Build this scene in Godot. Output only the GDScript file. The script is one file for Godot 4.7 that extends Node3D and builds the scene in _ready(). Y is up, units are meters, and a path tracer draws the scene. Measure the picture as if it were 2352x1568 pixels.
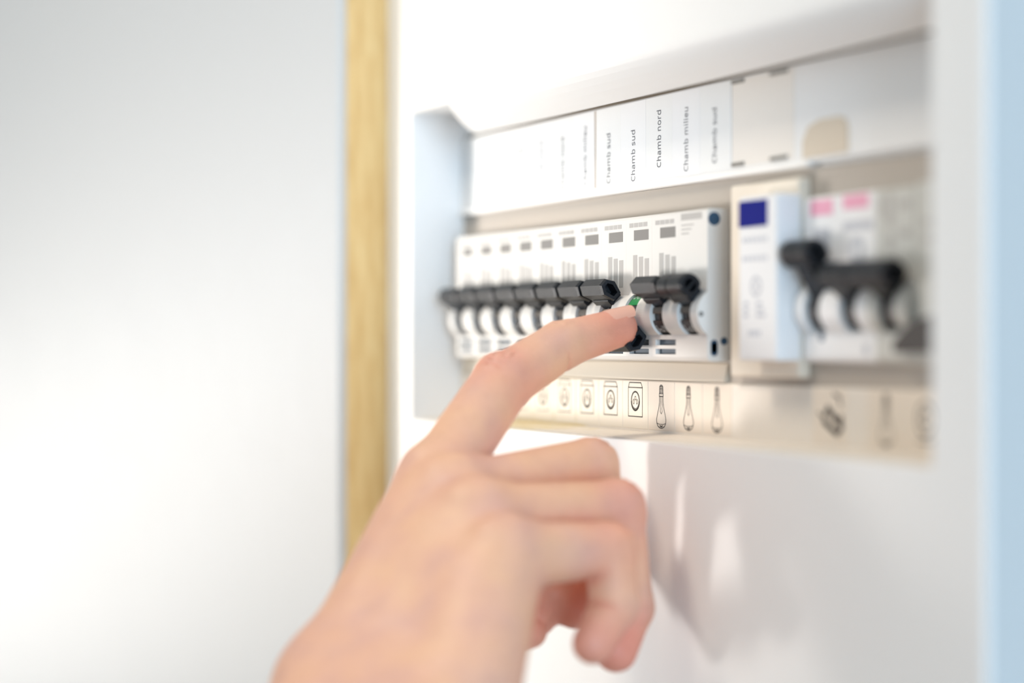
extends Node3D

# Metric layout: x runs along the wall (camera at x = 0, the panel to its left), y is up, z comes out of the wall.
# Millimetres are used for shapes; EYE is the height of the lens.
const EYE := 1.5
const COVER_Z := -20.2      # plane the modules stand on
const LABEL_Z := -19.0      # front of the hinged label flap
var M := {}
var taken := {}
var noise_cache := {}


func _ready():
	set_camera()
	set_light()
	materials()
	room()
	panel()
	label_strips()
	stickers()
	breakers()
	right_modules()
	hand()


# ------------------------------------------------------------------ camera, light
func set_camera():
	var cam := Camera3D.new()
	cam.name = "Camera"
	add_child(cam)
	cam.position = Vector3(0, EYE, 0.281)
	var lens := atan(2161.0 / 5300.0)
	cam.rotation.y = PI / 2 - lens
	var at := CameraAttributesPhysical.new()
	at.frustum_focal_length = 81.12
	at.frustum_focus_distance = 0.694
	at.frustum_near = 0.05
	at.frustum_far = 30.0
	at.exposure_aperture = 4.3
	cam.attributes = at
	cam.keep_aspect = Camera3D.KEEP_HEIGHT
	cam.fov = rad_to_deg(2.0 * atan(784.0 / 5300.0))
	cam.near = 0.05
	cam.far = 30.0
	cam.current = true


func set_light():
	var we := WorldEnvironment.new()
	we.name = "Environment"
	var e := Environment.new()
	e.background_mode = Environment.BG_COLOR
	e.background_color = Color(0.70, 0.85, 1.0)
	e.background_energy_multiplier = 1.6
	e.tonemap_mode = Environment.TONE_MAPPER_LINEAR
	e.tonemap_exposure = 0.283
	e.sdfgi_enabled = true
	e.ssao_enabled = true
	e.ssil_enabled = true
	we.environment = e
	add_child(we)
	# daylight that enters by the window in the right-hand wall
	var day := AreaLight3D.new()
	day.name = "window_daylight"
	day.area_size = Vector2(0.52, 1.2)
	day.light_color = Color(0.80, 0.91, 1.0)
	day.light_energy = 10.4
	day.area_normalize_energy = true
	day.area_range = 8.0
	day.shadow_enabled = true
	add_child(day)
	day.position = Vector3(1.57, 1.55, 0.45)
	day.rotation.y = PI / 2
	# a wide-headed floor lamp to the left, beyond the open door leaf
	floor_lamp(Vector3(-1.36, 1.29, 0.80), Vector3(-0.77, 1.515, 0.0), 4.5, 13.2)
	# general room lamp behind the viewer
	var lamp := thing("ceiling_lamp", "flat round white ceiling lamp in the middle of the room", "lamp", Vector3(-0.7, 2.46, 0.62))
	var st := MB.new()
	st.lathe([Vector2(0, 40), Vector2(190, 40), Vector2(190, 12), Vector2(180, 8), Vector2(180, 0.0), Vector2(0, 0.0)], 40)
	st.put("housing", mat(Color(0.9, 0.9, 0.9), 0.5), lamp)
	var gl := MB.new()
	gl.lathe([Vector2(0, 0), Vector2(176, 0), Vector2(170, -6), Vector2(0, -8)], 40)
	var gm := mat(Color(0.95, 0.93, 0.9), 0.5)
	gm.emission_enabled = true
	gm.emission = Color(1.0, 0.95, 0.88)
	gm.emission_energy_multiplier = 2.0
	gl.put("diffuser", gm, lamp)
	var al := AreaLight3D.new()
	al.name = "lamp_light"
	al.area_size = Vector2(0.32, 0.32)
	al.light_color = Color(1.0, 0.94, 0.86)
	al.light_energy = 2.6
	al.area_range = 8.0
	al.shadow_enabled = true
	lamp.add_child(al)
	al.position = Vector3(0, -0.012, 0)
	al.rotation.x = -PI / 2


func floor_lamp(at: Vector3, aim: Vector3, power: float, angle: float):
	var t := thing("floor_lamp", "white floor lamp with a wide round head turned to the panel", "floor lamp", Vector3(at.x, 0, at.z))
	var st := MB.new()
	st.lathe([Vector2(0, 0), Vector2(150, 0), Vector2(150, 18), Vector2(140, 24), Vector2(0, 24)], 36)
	st.put("base", mat(Color(0.9, 0.9, 0.9), 0.5), t)
	st = MB.new()
	st.lathe([Vector2(11, 24), Vector2(11, at.y * 1000.0 - 150.0), Vector2(0, at.y * 1000.0 - 150.0)], 20)
	st.put("pole", mat(Color(0.9, 0.9, 0.9), 0.4), t)
	var head := MB.new()
	head.lathe([Vector2(150, 0), Vector2(152, 2), Vector2(70, 110), Vector2(0, 118)], 40)
	var shade := head.put("lamp_shade", mat(Color(0.92, 0.92, 0.92), 0.6), t)
	shade.position = Vector3(0, at.y, 0)
	var down := (aim - at).normalized()
	var side := down.cross(Vector3.RIGHT).normalized()
	shade.basis = Basis(side.cross(-down).normalized(), -down, side)
	var gl := MB.new()
	gl.lathe([Vector2(0, 12), Vector2(140, 12), Vector2(140, 5), Vector2(0, 4)], 40)
	var gm := mat(Color(0.95, 0.95, 0.94), 0.5)
	gm.emission_enabled = true
	gm.emission = Color(1.0, 0.97, 0.94)
	gm.emission_energy_multiplier = 3.0
	gl.put("diffuser", gm, shade)
	var s := SpotLight3D.new()
	s.name = "spot_light"
	s.light_color = Color(1.0, 0.975, 0.95)
	s.light_energy = power
	s.light_size = 0.13
	s.spot_angle = angle
	s.spot_angle_attenuation = 1.0
	s.spot_range = 8.0
	s.spot_attenuation = 2.0
	s.shadow_enabled = true
	t.add_child(s)
	s.look_at_from_position(at + down * 0.15, aim, Vector3.UP)


# ------------------------------------------------------------------ helpers
func numbered(called: String) -> String:
	var n: int = taken.get(called, 0)
	taken[called] = n + 1
	return called if n == 0 else "%s_%03d" % [called, n]


func tag(o: Node3D, label: String, category: String, group := ""):
	o.set_meta("label", label)
	o.set_meta("category", category)
	if group:
		o.set_meta("group", group)


func thing(called: String, label: String, category: String, at: Vector3, group := "") -> Node3D:
	var o := Node3D.new()
	o.name = numbered(called)
	add_child(o, true)
	o.position = at
	tag(o, label, category, group)
	return o


func at_mm(x: float, y: float, z: float) -> Vector3:
	return Vector3(x * 0.001, EYE + y * 0.001, z * 0.001)


func mat(c: Color, rough := 0.5, spec := 0.5) -> StandardMaterial3D:
	var m := StandardMaterial3D.new()
	m.albedo_color = c
	m.roughness = rough
	m.metallic_specular = spec
	return m


func noise_tex(seed_: int, freq: float, ramp: Array, normal := false, bump := 4.0, size := 256, kind := FastNoiseLite.TYPE_SIMPLEX_SMOOTH) -> NoiseTexture2D:
	var n := FastNoiseLite.new()
	n.seed = seed_
	n.noise_type = kind
	n.frequency = freq
	n.fractal_octaves = 4
	var t := NoiseTexture2D.new()
	t.width = size
	t.height = size
	t.seamless = true
	t.noise = n
	if normal:
		t.as_normal_map = true
		t.bump_strength = bump
	if ramp.size():
		var g := Gradient.new()
		var offs := PackedFloat32Array()
		var cols := PackedColorArray()
		for i in ramp.size():
			offs.append(float(i) / (ramp.size() - 1))
			cols.append(ramp[i])
		g.offsets = offs
		g.colors = cols
		t.color_ramp = g
	return t


func tri(m: StandardMaterial3D, scale: Vector3, world := true) -> StandardMaterial3D:
	m.uv1_triplanar = true
	m.uv1_world_triplanar = world
	m.uv1_scale = scale
	return m


func materials():
	# painted walls
	var wall := mat(Color(0.93, 0.925, 0.915), 0.8)
	M.wall = wall
	M.floor = tri(mat(Color(0.72, 0.66, 0.58), 0.6), Vector3(2, 2, 2))
	M.floor.albedo_texture = noise_tex(9, 0.02, [Color(0.85, 0.8, 0.75), Color(1, 1, 1)])
	# white lacquered door leaf, faint vertical brush marks
	var door := mat(Color(0.80, 0.795, 0.79), 0.40)
	door.normal_enabled = true
	door.normal_texture = noise_tex(5, 0.05, [], true, 2.0)
	door.normal_scale = 0.12
	M.door = tri(door, Vector3(30, 1.2, 30))
	# pale pine
	var wood := mat(Color(1, 1, 1), 0.55)
	wood.albedo_texture = noise_tex(11, 0.012, [Color(0.86, 0.69, 0.43), Color(0.92, 0.77, 0.52), Color(0.95, 0.82, 0.58)])
	M.wood = tri(wood, Vector3(9, 9, 60))
	# plastics of the panel
	M.cover = mat(Color(0.97, 0.965, 0.96), 0.42)
	M.side = mat(Color(0.78, 0.80, 0.81), 0.5)
	M.flap = mat(Color(0.93, 0.93, 0.93), 0.35)
	M.plate = mat(Color(0.69, 0.655, 0.615), 0.5)
	M.sill = mat(Color(0.84, 0.80, 0.74), 0.5)
	M.paper = mat(Color(0.925, 0.93, 0.938), 0.75)
	M.paper2 = mat(Color(0.92, 0.926, 0.928), 0.75)
	M.blank = mat(Color(0.92, 0.90, 0.875), 0.55)
	M.gap = mat(Color(0.40, 0.36, 0.30), 0.8)
	M.clip = mat(Color(0.50, 0.49, 0.47), 0.6)
	M.divider = mat(Color(0.66, 0.58, 0.49), 0.7)
	M.tab = mat(Color(0.84, 0.79, 0.72), 0.6)
	M.text = mat(Color(0.39, 0.40, 0.43), 0.8)
	M.ink = mat(Color(0.22, 0.20, 0.19), 0.8)
	M.sticker = mat(Color(0.925, 0.885, 0.825), 0.6)
	M.sticker2 = mat(Color(0.925, 0.875, 0.815), 0.6)
	M.body = mat(Color(0.90, 0.89, 0.875), 0.38)
	M.body2 = mat(Color(0.80, 0.80, 0.78), 0.42)
	M.vent = mat(Color(0.30, 0.36, 0.42), 0.5)
	M.mark = mat(Color(0.52, 0.51, 0.50), 0.7)
	M.mark_faint = mat(Color(0.72, 0.71, 0.70), 0.7)
	M.mark_light = mat(Color(0.78, 0.79, 0.82), 0.7)
	M.hole = mat(Color(0.16, 0.30, 0.42), 0.5)
	var lever := mat(Color(0.235, 0.235, 0.245), 0.42)
	lever.normal_enabled = true
	lever.normal_texture = noise_tex(21, 0.12, [], true, 5.0)
	lever.normal_scale = 0.35
	lever.albedo_color = Color(0.10, 0.115, 0.14)
	lever.roughness = 0.36
	lever.metallic_specular = 0.32
	M.lever = tri(lever, Vector3(90, 90, 90), false)
	M.rotor = mat(Color(0.17, 0.16, 0.165), 0.45)
	M.rotor_edge = mat(Color(0.36, 0.33, 0.30), 0.5)
	M.green = mat(Color(0.10, 0.52, 0.27), 0.5)
	M.white_print = mat(Color(0.85, 0.86, 0.87), 0.6)
	M.blue = mat(Color(0.03, 0.08, 0.50), 0.5, 0.2)
	M.pink = mat(Color(0.93, 0.66, 0.76), 0.6)
	M.rcd = mat(Color(0.94, 0.94, 0.945), 0.4)
	M.bezel = mat(Color(0.93, 0.89, 0.83), 0.45)
	M.dark = mat(Color(0.27, 0.255, 0.25), 0.6)
	M.strip = mat(Color(1, 1, 1), 0.5)
	M.strip.albedo_texture = strip_texture()


func strip_texture() -> ImageTexture:
	# aged ivory plastic with a yellowed glue stain towards its left end
	var im := Image.create(688, 64, false, Image.FORMAT_RGB8)
	var n := FastNoiseLite.new()
	n.seed = 4
	n.frequency = 0.018
	n.fractal_octaves = 4
	for y in 64:
		for x in 688:
			var mm := -785.5 + x * 0.5
			var c := Color(0.93, 0.895, 0.85)
			var k := clampf(1.25 - absf(mm + 712.0) / 42.0 + n.get_noise_2d(x, y * 2.0) * 0.9, 0.0, 1.0)
			c = c.lerp(Color(0.90, 0.82, 0.63), k * 0.85)
			var k2 := clampf(1.0 - Vector2((mm + 668.5) / 1.6, (y - 22.0) / 14.0).length() + n.get_noise_2d(x * 5.0, y * 5.0) * 0.8, 0.0, 1.0)
			c = c.lerp(Color(0.70, 0.58, 0.43), k2 * 0.5)
			var g := n.get_noise_2d(x * 8.0 + 900.0, y * 8.0) * 0.012
			im.set_pixel(x, y, Color(c.r + g, c.g + g, c.b + g))
	return ImageTexture.create_from_image(im)


# Mesh builder in millimetres: flat faces, each turned to face away from a hint.
class MB:
	var v := PackedVector3Array()
	var n := PackedVector3Array()

	func tri_h(a: Vector3, b: Vector3, c: Vector3, hint: Vector3):
		var q := (b - a).cross(c - a)
		if q.length_squared() < 1e-12:
			return
		q = q.normalized()
		if q.dot(hint) < 0.0:
			q = -q
			var t := b
			b = c
			c = t
		v.append(a)
		v.append(c)
		v.append(b)
		for i in 3:
			n.append(q)

	func quad_h(a: Vector3, b: Vector3, c: Vector3, d: Vector3, hint: Vector3):
		tri_h(a, b, c, hint)
		tri_h(a, c, d, hint)

	func smooth_quad(a: Vector3, b: Vector3, c: Vector3, d: Vector3, na: Vector3, nb: Vector3, nc: Vector3, nd: Vector3):
		var q := (b - a).cross(c - a) + (c - a).cross(d - a)
		var flip := q.dot(na + nb + nc + nd) < 0.0
		var ps := [a, b, c, a, c, d]
		var ns := [na, nb, nc, na, nc, nd]
		for t in [0, 3]:
			var order := [0, 1, 2] if flip else [0, 2, 1]
			for k in order:
				v.append(ps[t + k])
				n.append(ns[t + k])

	func box(lo: Vector3, hi: Vector3, c := 0.0, T := Transform3D()):
		var m := (lo + hi) / 2.0
		var h := (hi - lo) / 2.0
		c = minf(c, minf(h.x, minf(h.y, h.z)) * 0.99)
		var mid: Vector3 = T * m
		var P := func(s: Vector3, ax: int) -> Vector3:
			var q := h - Vector3(c, c, c)
			q[ax] = h[ax]
			return T * (m + q * s)
		for ax in 3:
			var i := (ax + 1) % 3
			var j := (ax + 2) % 3
			for sg in [-1.0, 1.0]:
				var pts := []
				for pr in [[-1.0, -1.0], [1.0, -1.0], [1.0, 1.0], [-1.0, 1.0]]:
					var s := Vector3()
					s[ax] = sg
					s[i] = pr[0]
					s[j] = pr[1]
					pts.append(P.call(s, ax))
				quad_h(pts[0], pts[1], pts[2], pts[3], (pts[0] + pts[2]) / 2.0 - mid)
		if c <= 0.0:
			return
		for ax in 3:
			var i := (ax + 1) % 3
			var j := (ax + 2) % 3
			for pr in [[-1.0, -1.0], [1.0, -1.0], [1.0, 1.0], [-1.0, 1.0]]:
				var s0 := Vector3()
				s0[i] = pr[0]
				s0[j] = pr[1]
				s0[ax] = -1.0
				var s1 := s0
				s1[ax] = 1.0
				var a: Vector3 = P.call(s0, i)
				var b: Vector3 = P.call(s1, i)
				var d: Vector3 = P.call(s1, j)
				var e: Vector3 = P.call(s0, j)
				quad_h(a, b, d, e, (a + d) / 2.0 - mid)
		for x in [-1.0, 1.0]:
			for y in [-1.0, 1.0]:
				for z in [-1.0, 1.0]:
					var s := Vector3(x, y, z)
					var a: Vector3 = P.call(s, 0)
					tri_h(a, P.call(s, 1), P.call(s, 2), a - mid)

	# polygon of (z, y) points pushed along x from x0 to x1
	func prism(poly: PackedVector2Array, x0: float, x1: float, T := Transform3D(), caps := true):
		var area := 0.0
		for i in poly.size():
			area += poly[i].cross(poly[(i + 1) % poly.size()])
		for i in poly.size():
			var p := poly[i]
			var q := poly[(i + 1) % poly.size()]
			var d := q - p
			var o := Vector2(d.y, -d.x) * signf(area)
			quad_h(T * Vector3(x0, p.y, p.x), T * Vector3(x1, p.y, p.x), T * Vector3(x1, q.y, q.x), T * Vector3(x0, q.y, q.x), T.basis * Vector3(0, o.y, o.x))
		if caps:
			var ix := Geometry2D.triangulate_polygon(poly)
			for k in range(0, ix.size(), 3):
				for e in [[x0, -1.0], [x1, 1.0]]:
					var pt := []
					for m in 3:
						var p := poly[ix[k + m]]
						pt.append(T * Vector3(e[0], p.y, p.x))
					tri_h(pt[0], pt[1], pt[2], T.basis * Vector3(e[1], 0, 0))

	# two rings of (z, y) points with equal counts, joined: between them a wall
	func skin(pa: PackedVector2Array, xa: float, pb: PackedVector2Array, xb: float, T: Transform3D, hint_of: Callable):
		for i in pa.size():
			var j := (i + 1) % pa.size()
			var a := Vector3(xa, pa[i].y, pa[i].x)
			var b := Vector3(xa, pa[j].y, pa[j].x)
			var c := Vector3(xb, pb[j].y, pb[j].x)
			var d := Vector3(xb, pb[i].y, pb[i].x)
			var h: Vector3 = hint_of.call((a + b + c + d) / 4.0)
			quad_h(T * a, T * b, T * c, T * d, T.basis * h)

	# disc or tube round an axis along z
	func disc(centre: Vector3, r: float, z0: float, z1: float, seg := 24, T := Transform3D()):
		for i in seg:
			var a := TAU * i / seg
			var b := TAU * (i + 1) / seg
			var p := centre + Vector3(cos(a), sin(a), 0) * r
			var q := centre + Vector3(cos(b), sin(b), 0) * r
			var out := (p + q) / 2.0 - centre
			quad_h(T * (p + Vector3(0, 0, z0)), T * (q + Vector3(0, 0, z0)), T * (q + Vector3(0, 0, z1)), T * (p + Vector3(0, 0, z1)), T.basis * out)
			tri_h(T * (centre + Vector3(0, 0, z1)), T * (p + Vector3(0, 0, z1)), T * (q + Vector3(0, 0, z1)), T.basis * Vector3(0, 0, 1))

	# (radius, y) profile turned round y
	func lathe(profile: Array, seg := 32):
		for k in profile.size() - 1:
			var p: Vector2 = profile[k]
			var q: Vector2 = profile[k + 1]
			var d := q - p
			for i in seg:
				var a := TAU * i / seg
				var b := TAU * (i + 1) / seg
				var ca := Vector3(cos(a), 0, sin(a))
				var cb := Vector3(cos(b), 0, sin(b))
				var o := Vector2(-d.y, d.x)
				var hint := (ca + cb) * o.x * -1.0 + Vector3(0, -o.y * 2.0, 0)
				if hint.length() < 1e-6:
					hint = Vector3.UP
				quad_h(ca * p.x + Vector3(0, p.y, 0), cb * p.x + Vector3(0, p.y, 0), cb * q.x + Vector3(0, q.y, 0), ca * q.x + Vector3(0, q.y, 0), -hint)

	# a line of given width lying in the xy plane
	func stroke(pts: Array, w: float, z: float, closed := false):
		var k := pts.size()
		var left := []
		var right := []
		for i in k:
			var a: Vector2 = pts[(i - 1 + k) % k] if closed else pts[maxi(i - 1, 0)]
			var b: Vector2 = pts[(i + 1) % k] if closed else pts[mini(i + 1, k - 1)]
			var here: Vector2 = pts[i]
			var d1 := (here - a).normalized()
			var d2 := (b - here).normalized()
			if d1 == Vector2.ZERO:
				d1 = d2
			if d2 == Vector2.ZERO:
				d2 = d1
			var t := (d1 + d2).normalized()
			var o := Vector2(-t.y, t.x)
			var grow := 1.0 / maxf(absf(o.dot(Vector2(-d1.y, d1.x))), 0.5)
			left.append(here + o * w * 0.5 * grow)
			right.append(here - o * w * 0.5 * grow)
		for i in (k if closed else k - 1):
			var j := (i + 1) % k
			quad_h(Vector3(left[i].x, left[i].y, z), Vector3(right[i].x, right[i].y, z), Vector3(right[j].x, right[j].y, z), Vector3(left[j].x, left[j].y, z), Vector3(0, 0, 1))

	# lettering fitted into (length along the line, letter height), drawn along +x from the origin, run through a map
	func letters(text: String, length: float, cap: float, bend: Callable):
		var tm := TextMesh.new()
		var f := SystemFont.new()
		f.font_names = PackedStringArray(["Droid Sans"])
		tm.font = f
		tm.text = text
		tm.font_size = 64
		tm.pixel_size = 0.01
		tm.depth = 0.0
		tm.horizontal_alignment = HORIZONTAL_ALIGNMENT_LEFT
		var arr := tm.surface_get_arrays(0)
		var vs: PackedVector3Array = arr[Mesh.ARRAY_VERTEX]
		var ix: PackedInt32Array = arr[Mesh.ARRAY_INDEX] if arr[Mesh.ARRAY_INDEX] != null else PackedInt32Array(range(vs.size()))
		var lo := Vector3(1e9, 1e9, 1e9)
		var hi := -lo
		for p in vs:
			lo = lo.min(p)
			hi = hi.max(p)
		var sx := length / maxf(hi.x - lo.x, 1e-6)
		var sy := cap / maxf(hi.y - lo.y, 1e-6)
		for k in range(0, ix.size(), 3):
			var t := []
			for m in 3:
				var p := vs[ix[k + m]]
				t.append(bend.call(Vector2((p.x - lo.x) * sx, (p.y - lo.y) * sy)))
			var mid: Vector3 = bend.call(Vector2(0, 0))
			tri_h(t[0], t[1], t[2], Vector3(0, 0, 1))

	func mesh(material: Material, scale := 0.001, uv_box := false) -> ArrayMesh:
		var arr := []
		arr.resize(Mesh.ARRAY_MAX)
		var vv := PackedVector3Array()
		vv.resize(v.size())
		var lo := Vector3(1e9, 1e9, 1e9)
		var hi := -lo
		for i in v.size():
			vv[i] = v[i] * scale
			lo = lo.min(v[i])
			hi = hi.max(v[i])
		arr[Mesh.ARRAY_VERTEX] = vv
		arr[Mesh.ARRAY_NORMAL] = n
		if uv_box:
			var uv := PackedVector2Array()
			for p in v:
				uv.append(Vector2((p.x - lo.x) / (hi.x - lo.x), (hi.y - p.y) / (hi.y - lo.y)))
			arr[Mesh.ARRAY_TEX_UV] = uv
		var am := ArrayMesh.new()
		am.add_surface_from_arrays(Mesh.PRIMITIVE_TRIANGLES, arr)
		am.surface_set_material(0, material)
		return am

	func put(called: String, material: Material, parent: Node, uv_box := false) -> MeshInstance3D:
		var o := MeshInstance3D.new()
		o.mesh = mesh(material, 0.001, uv_box)
		o.name = called
		parent.add_child(o, true)
		return o


func structure(called: String, mb: MB, material: Material, label: String, category: String, at := Vector3.ZERO) -> MeshInstance3D:
	var o := mb.put(called, material, self)
	o.position = at
	o.set_meta("kind", "structure")
	tag(o, label, category)
	return o


# ------------------------------------------------------------------ the room
func room():
	var b := MB.new()
	b.box(Vector3(-2000, -100, -160), Vector3(1700, 0, 2500))
	structure("floor", b, M.floor, "plain beige floor of the room, below the picture", "floor")
	b = MB.new()
	b.box(Vector3(-2000, 2500, -160), Vector3(1700, 2600, 2500))
	structure("ceiling", b, M.wall, "plain white ceiling of the room, above the picture", "ceiling")
	b = MB.new()
	b.box(Vector3(-1900, 0, -160), Vector3(1600, 2500, -60))
	structure("wall_back", b, M.wall, "white wall that carries the electrical panel", "wall")
	b = MB.new()
	b.box(Vector3(-2000, 0, -160), Vector3(-1900, 2500, 2500))
	structure("wall_left", b, M.wall, "white side wall beyond the door leaf", "wall")
	b = MB.new()
	b.box(Vector3(-1900, 0, 2400), Vector3(1600, 2500, 2500))
	structure("wall_front", b, M.wall, "white wall behind the viewer", "wall")
	# right wall with a window opening
	b = MB.new()
	b.box(Vector3(1600, 0, -160), Vector3(1700, 900, 2500))
	b.box(Vector3(1600, 2200, -160), Vector3(1700, 2500, 2500))
	b.box(Vector3(1600, 900, -160), Vector3(1700, 2200, 140))
	b.box(Vector3(1600, 900, 760), Vector3(1700, 2200, 2500))
	structure("wall_right", b, M.wall, "white wall with the window opening, right of the viewer", "wall")
	var w := Node3D.new()
	w.name = "window_1"
	add_child(w)
	w.set_meta("kind", "structure")
	tag(w, "white framed window in the wall right of the viewer", "window")
	w.position = Vector3(1.66, 1.55, 0.45)
	var fr := MB.new()
	fr.box(Vector3(-25, -650, -310), Vector3(25, -590, 310), 3)
	fr.box(Vector3(-25, 590, -310), Vector3(25, 650, 310), 3)
	fr.box(Vector3(-25, -590, -310), Vector3(25, 590, -250), 3)
	fr.box(Vector3(-25, -590, 250), Vector3(25, 590, 310), 3)
	fr.box(Vector3(-25, -20, -250), Vector3(25, 20, 250), 3)
	fr.put("window_frame", M.cover, w)
	var glass := StandardMaterial3D.new()
	glass.transparency = BaseMaterial3D.TRANSPARENCY_ALPHA
	glass.albedo_color = Color(0.9, 0.97, 1.0, 0.08)
	glass.roughness = 0.02
	for s in [[-590, -20], [20, 590]]:
		var g := MB.new()
		g.box(Vector3(-2, s[0], -250), Vector3(2, s[1], 250))
		g.put("pane", glass, w)
	# the pine board at the panel's left and the open white door leaf
	b = MB.new()
	b.box(Vector3(-835, -460, -60), Vector3(-812.3, 500, 18.2), 0.6)
	structure("trim_1", b, M.wood, "upright pale pine board between the white door leaf and the panel", "wooden trim", Vector3(0, EYE, 0))
	b = MB.new()
	b.box(Vector3(-360, -460, -18), Vector3(0, 500, 0), 1.2)
	var leaf := structure("door_1", b, M.door, "open glossy white cupboard door leaf at the left of the pine board", "door", Vector3(-0.8106, EYE, 0.0188))
	leaf.rotation.y = deg_to_rad(30.0)


# ------------------------------------------------------------------ the panel
func panel():
	var t := thing("electrical_panel", "white plastic electrical distribution panel with a recessed row of breakers", "electrical panel", at_mm(-616, -230, -60))
	var off := Vector3(616, 230, 60)
	# front frame: a plate with a rectangular recess, its edges chamfered
	var b := MB.new()
	var o0 := Vector2(-811.9, -230)
	var o1 := Vector2(-420.0, 260)
	var i0 := Vector2(-785.5, -28.3)
	var i1 := Vector2(-441.3, 82.4)
	frame(b, o0, o1, i0, i1, -60, 0, 0.5, 0.15, off)
	b.put("cover_frame", M.cover, t)
	b = MB.new()
	b.box(Vector3(-420.5, -229, -59) + off, Vector3(-419.6, 259, -1.3) + off, 0.2)
	b.put("side_panel", M.side, t)
	# back of the recess
	b = MB.new()
	b.prism(PackedVector2Array([Vector2(-0.06, 83.0), Vector2(-0.06, 82.2), Vector2(-0.2, 81.4), Vector2(-0.7, 80.2), Vector2(-1.7, 78.6), Vector2(-3.2, 76.8), Vector2(-5.2, 74.9), Vector2(-7.4, 73.2), Vector2(-9.4, 72.0), Vector2(-10.4, 72.0), Vector2(-10.4, 83.0)]), -746.0 + off.x, -441.2 + off.x, Transform3D(Basis(), Vector3(0, off.y, off.z)))
	b.put("upper_plate", M.cover, t)
	b = MB.new()
	b.box(Vector3(-786, -29, -30) + off, Vector3(-441, 83, COVER_Z - 1.2) + off)
	b.put("back_plate", M.cover, t)
	b = MB.new()
	b.box(Vector3(-778, 73.0, -24) + off, Vector3(-441.4, 74.6, LABEL_Z - 0.8) + off)
	b.put("flap_gap", M.gap, t)
	b = MB.new()
	b.box(Vector3(-786, -29, -30) + off, Vector3(-441, 45.6, COVER_Z) + off)
	b.put("module_cover", M.plate, t)
	# hinged label flap with its lip
	b = MB.new()
	b.box(Vector3(-785.4, 46.6, -28) + off, Vector3(-441.4, 73.4, LABEL_Z) + off, 0.4)
	b.put("label_flap", M.flap, t)
	b = MB.new()
	b.box(Vector3(-784, 45.7, -28) + off, Vector3(-529, 47.6, LABEL_Z + 0.9) + off, 0.35)
	b.put("flap_lip", M.cover, t)
	b = MB.new()
	b.box(Vector3(-572.9, 48.4, -20) + off, Vector3(-537.5, 72.6, LABEL_Z + 0.12) + off, 0.05)
	b.put("blank_insert", M.blank, t)
	for p in [[-572.6, 71.6, 7.0], [-550.4, 71.6, 9.5], [-572.6, 48.7, 7.0], [-550.4, 48.7, 9.5]]:
		b = MB.new()
		b.box(Vector3(p[0], p[1], -20) + off, Vector3(p[0] + p[2], p[1] + 1.0, LABEL_Z + 0.7) + off, 0.2)
		b.put("clip", M.clip, t)
	b = MB.new()
	b.box(Vector3(-666.1, 48.4, -20) + off, Vector3(-664.9, 72.8, LABEL_Z + 0.16) + off, 0.05)
	b.put("divider", M.divider, t)
	# beige thumb tab of the flap
	b = MB.new()
	var tab := PackedVector2Array()
	for p in [[-533.0, 48.0], [-509.6, 48.0], [-509.6, 54.6], [-511.0, 56.8], [-514.0, 57.6], [-524.0, 57.6], [-530.0, 56.2], [-533.0, 52.5]]:
		tab.append(Vector2(-(p[0] + off.x), p[1] + off.y))
	b.prism(tab, LABEL_Z + 0.25 + off.z, LABEL_Z - 0.5 + off.z, Transform3D(Basis(Vector3(0, 0, 1), Vector3(0, 1, 0), Vector3(-1, 0, 0)), Vector3.ZERO))
	b.put("thumb_tab", M.tab, t)
	# sill under the modules, and the ivory strip that carries the pictograms
	b = MB.new()
	b.prism(PackedVector2Array([Vector2(-24, -6.0), Vector2(COVER_Z + 0.2, -6.0), Vector2(COVER_Z + 0.6, -6.4), Vector2(LABEL_Z + 0.5, -11.0), Vector2(LABEL_Z + 0.3, -11.5), Vector2(-24, -11.5)]), -783 + off.x, -577 + off.x, Transform3D(Basis(), Vector3(0, off.y, off.z)))
	b.put("sill", M.sill, t)
	b = MB.new()
	b.box(Vector3(-785.4, -27.6, -28) + off, Vector3(-441.4, -11.7, LABEL_Z) + off, 0.35)
	b.put("pictogram_strip", M.strip, t, true)
	b = MB.new()
	b.prism(PackedVector2Array([Vector2(-28, -28.3), Vector2(-28, -27.2), Vector2(LABEL_Z + 0.6, -27.2), Vector2(-3.0, -27.9), Vector2(-3.0, -28.3)]), -785.4 + off.x, -441.4 + off.x, Transform3D(Basis(), Vector3(0, off.y, off.z)))
	b.put("lower_ledge", M.strip, t, true)


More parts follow.
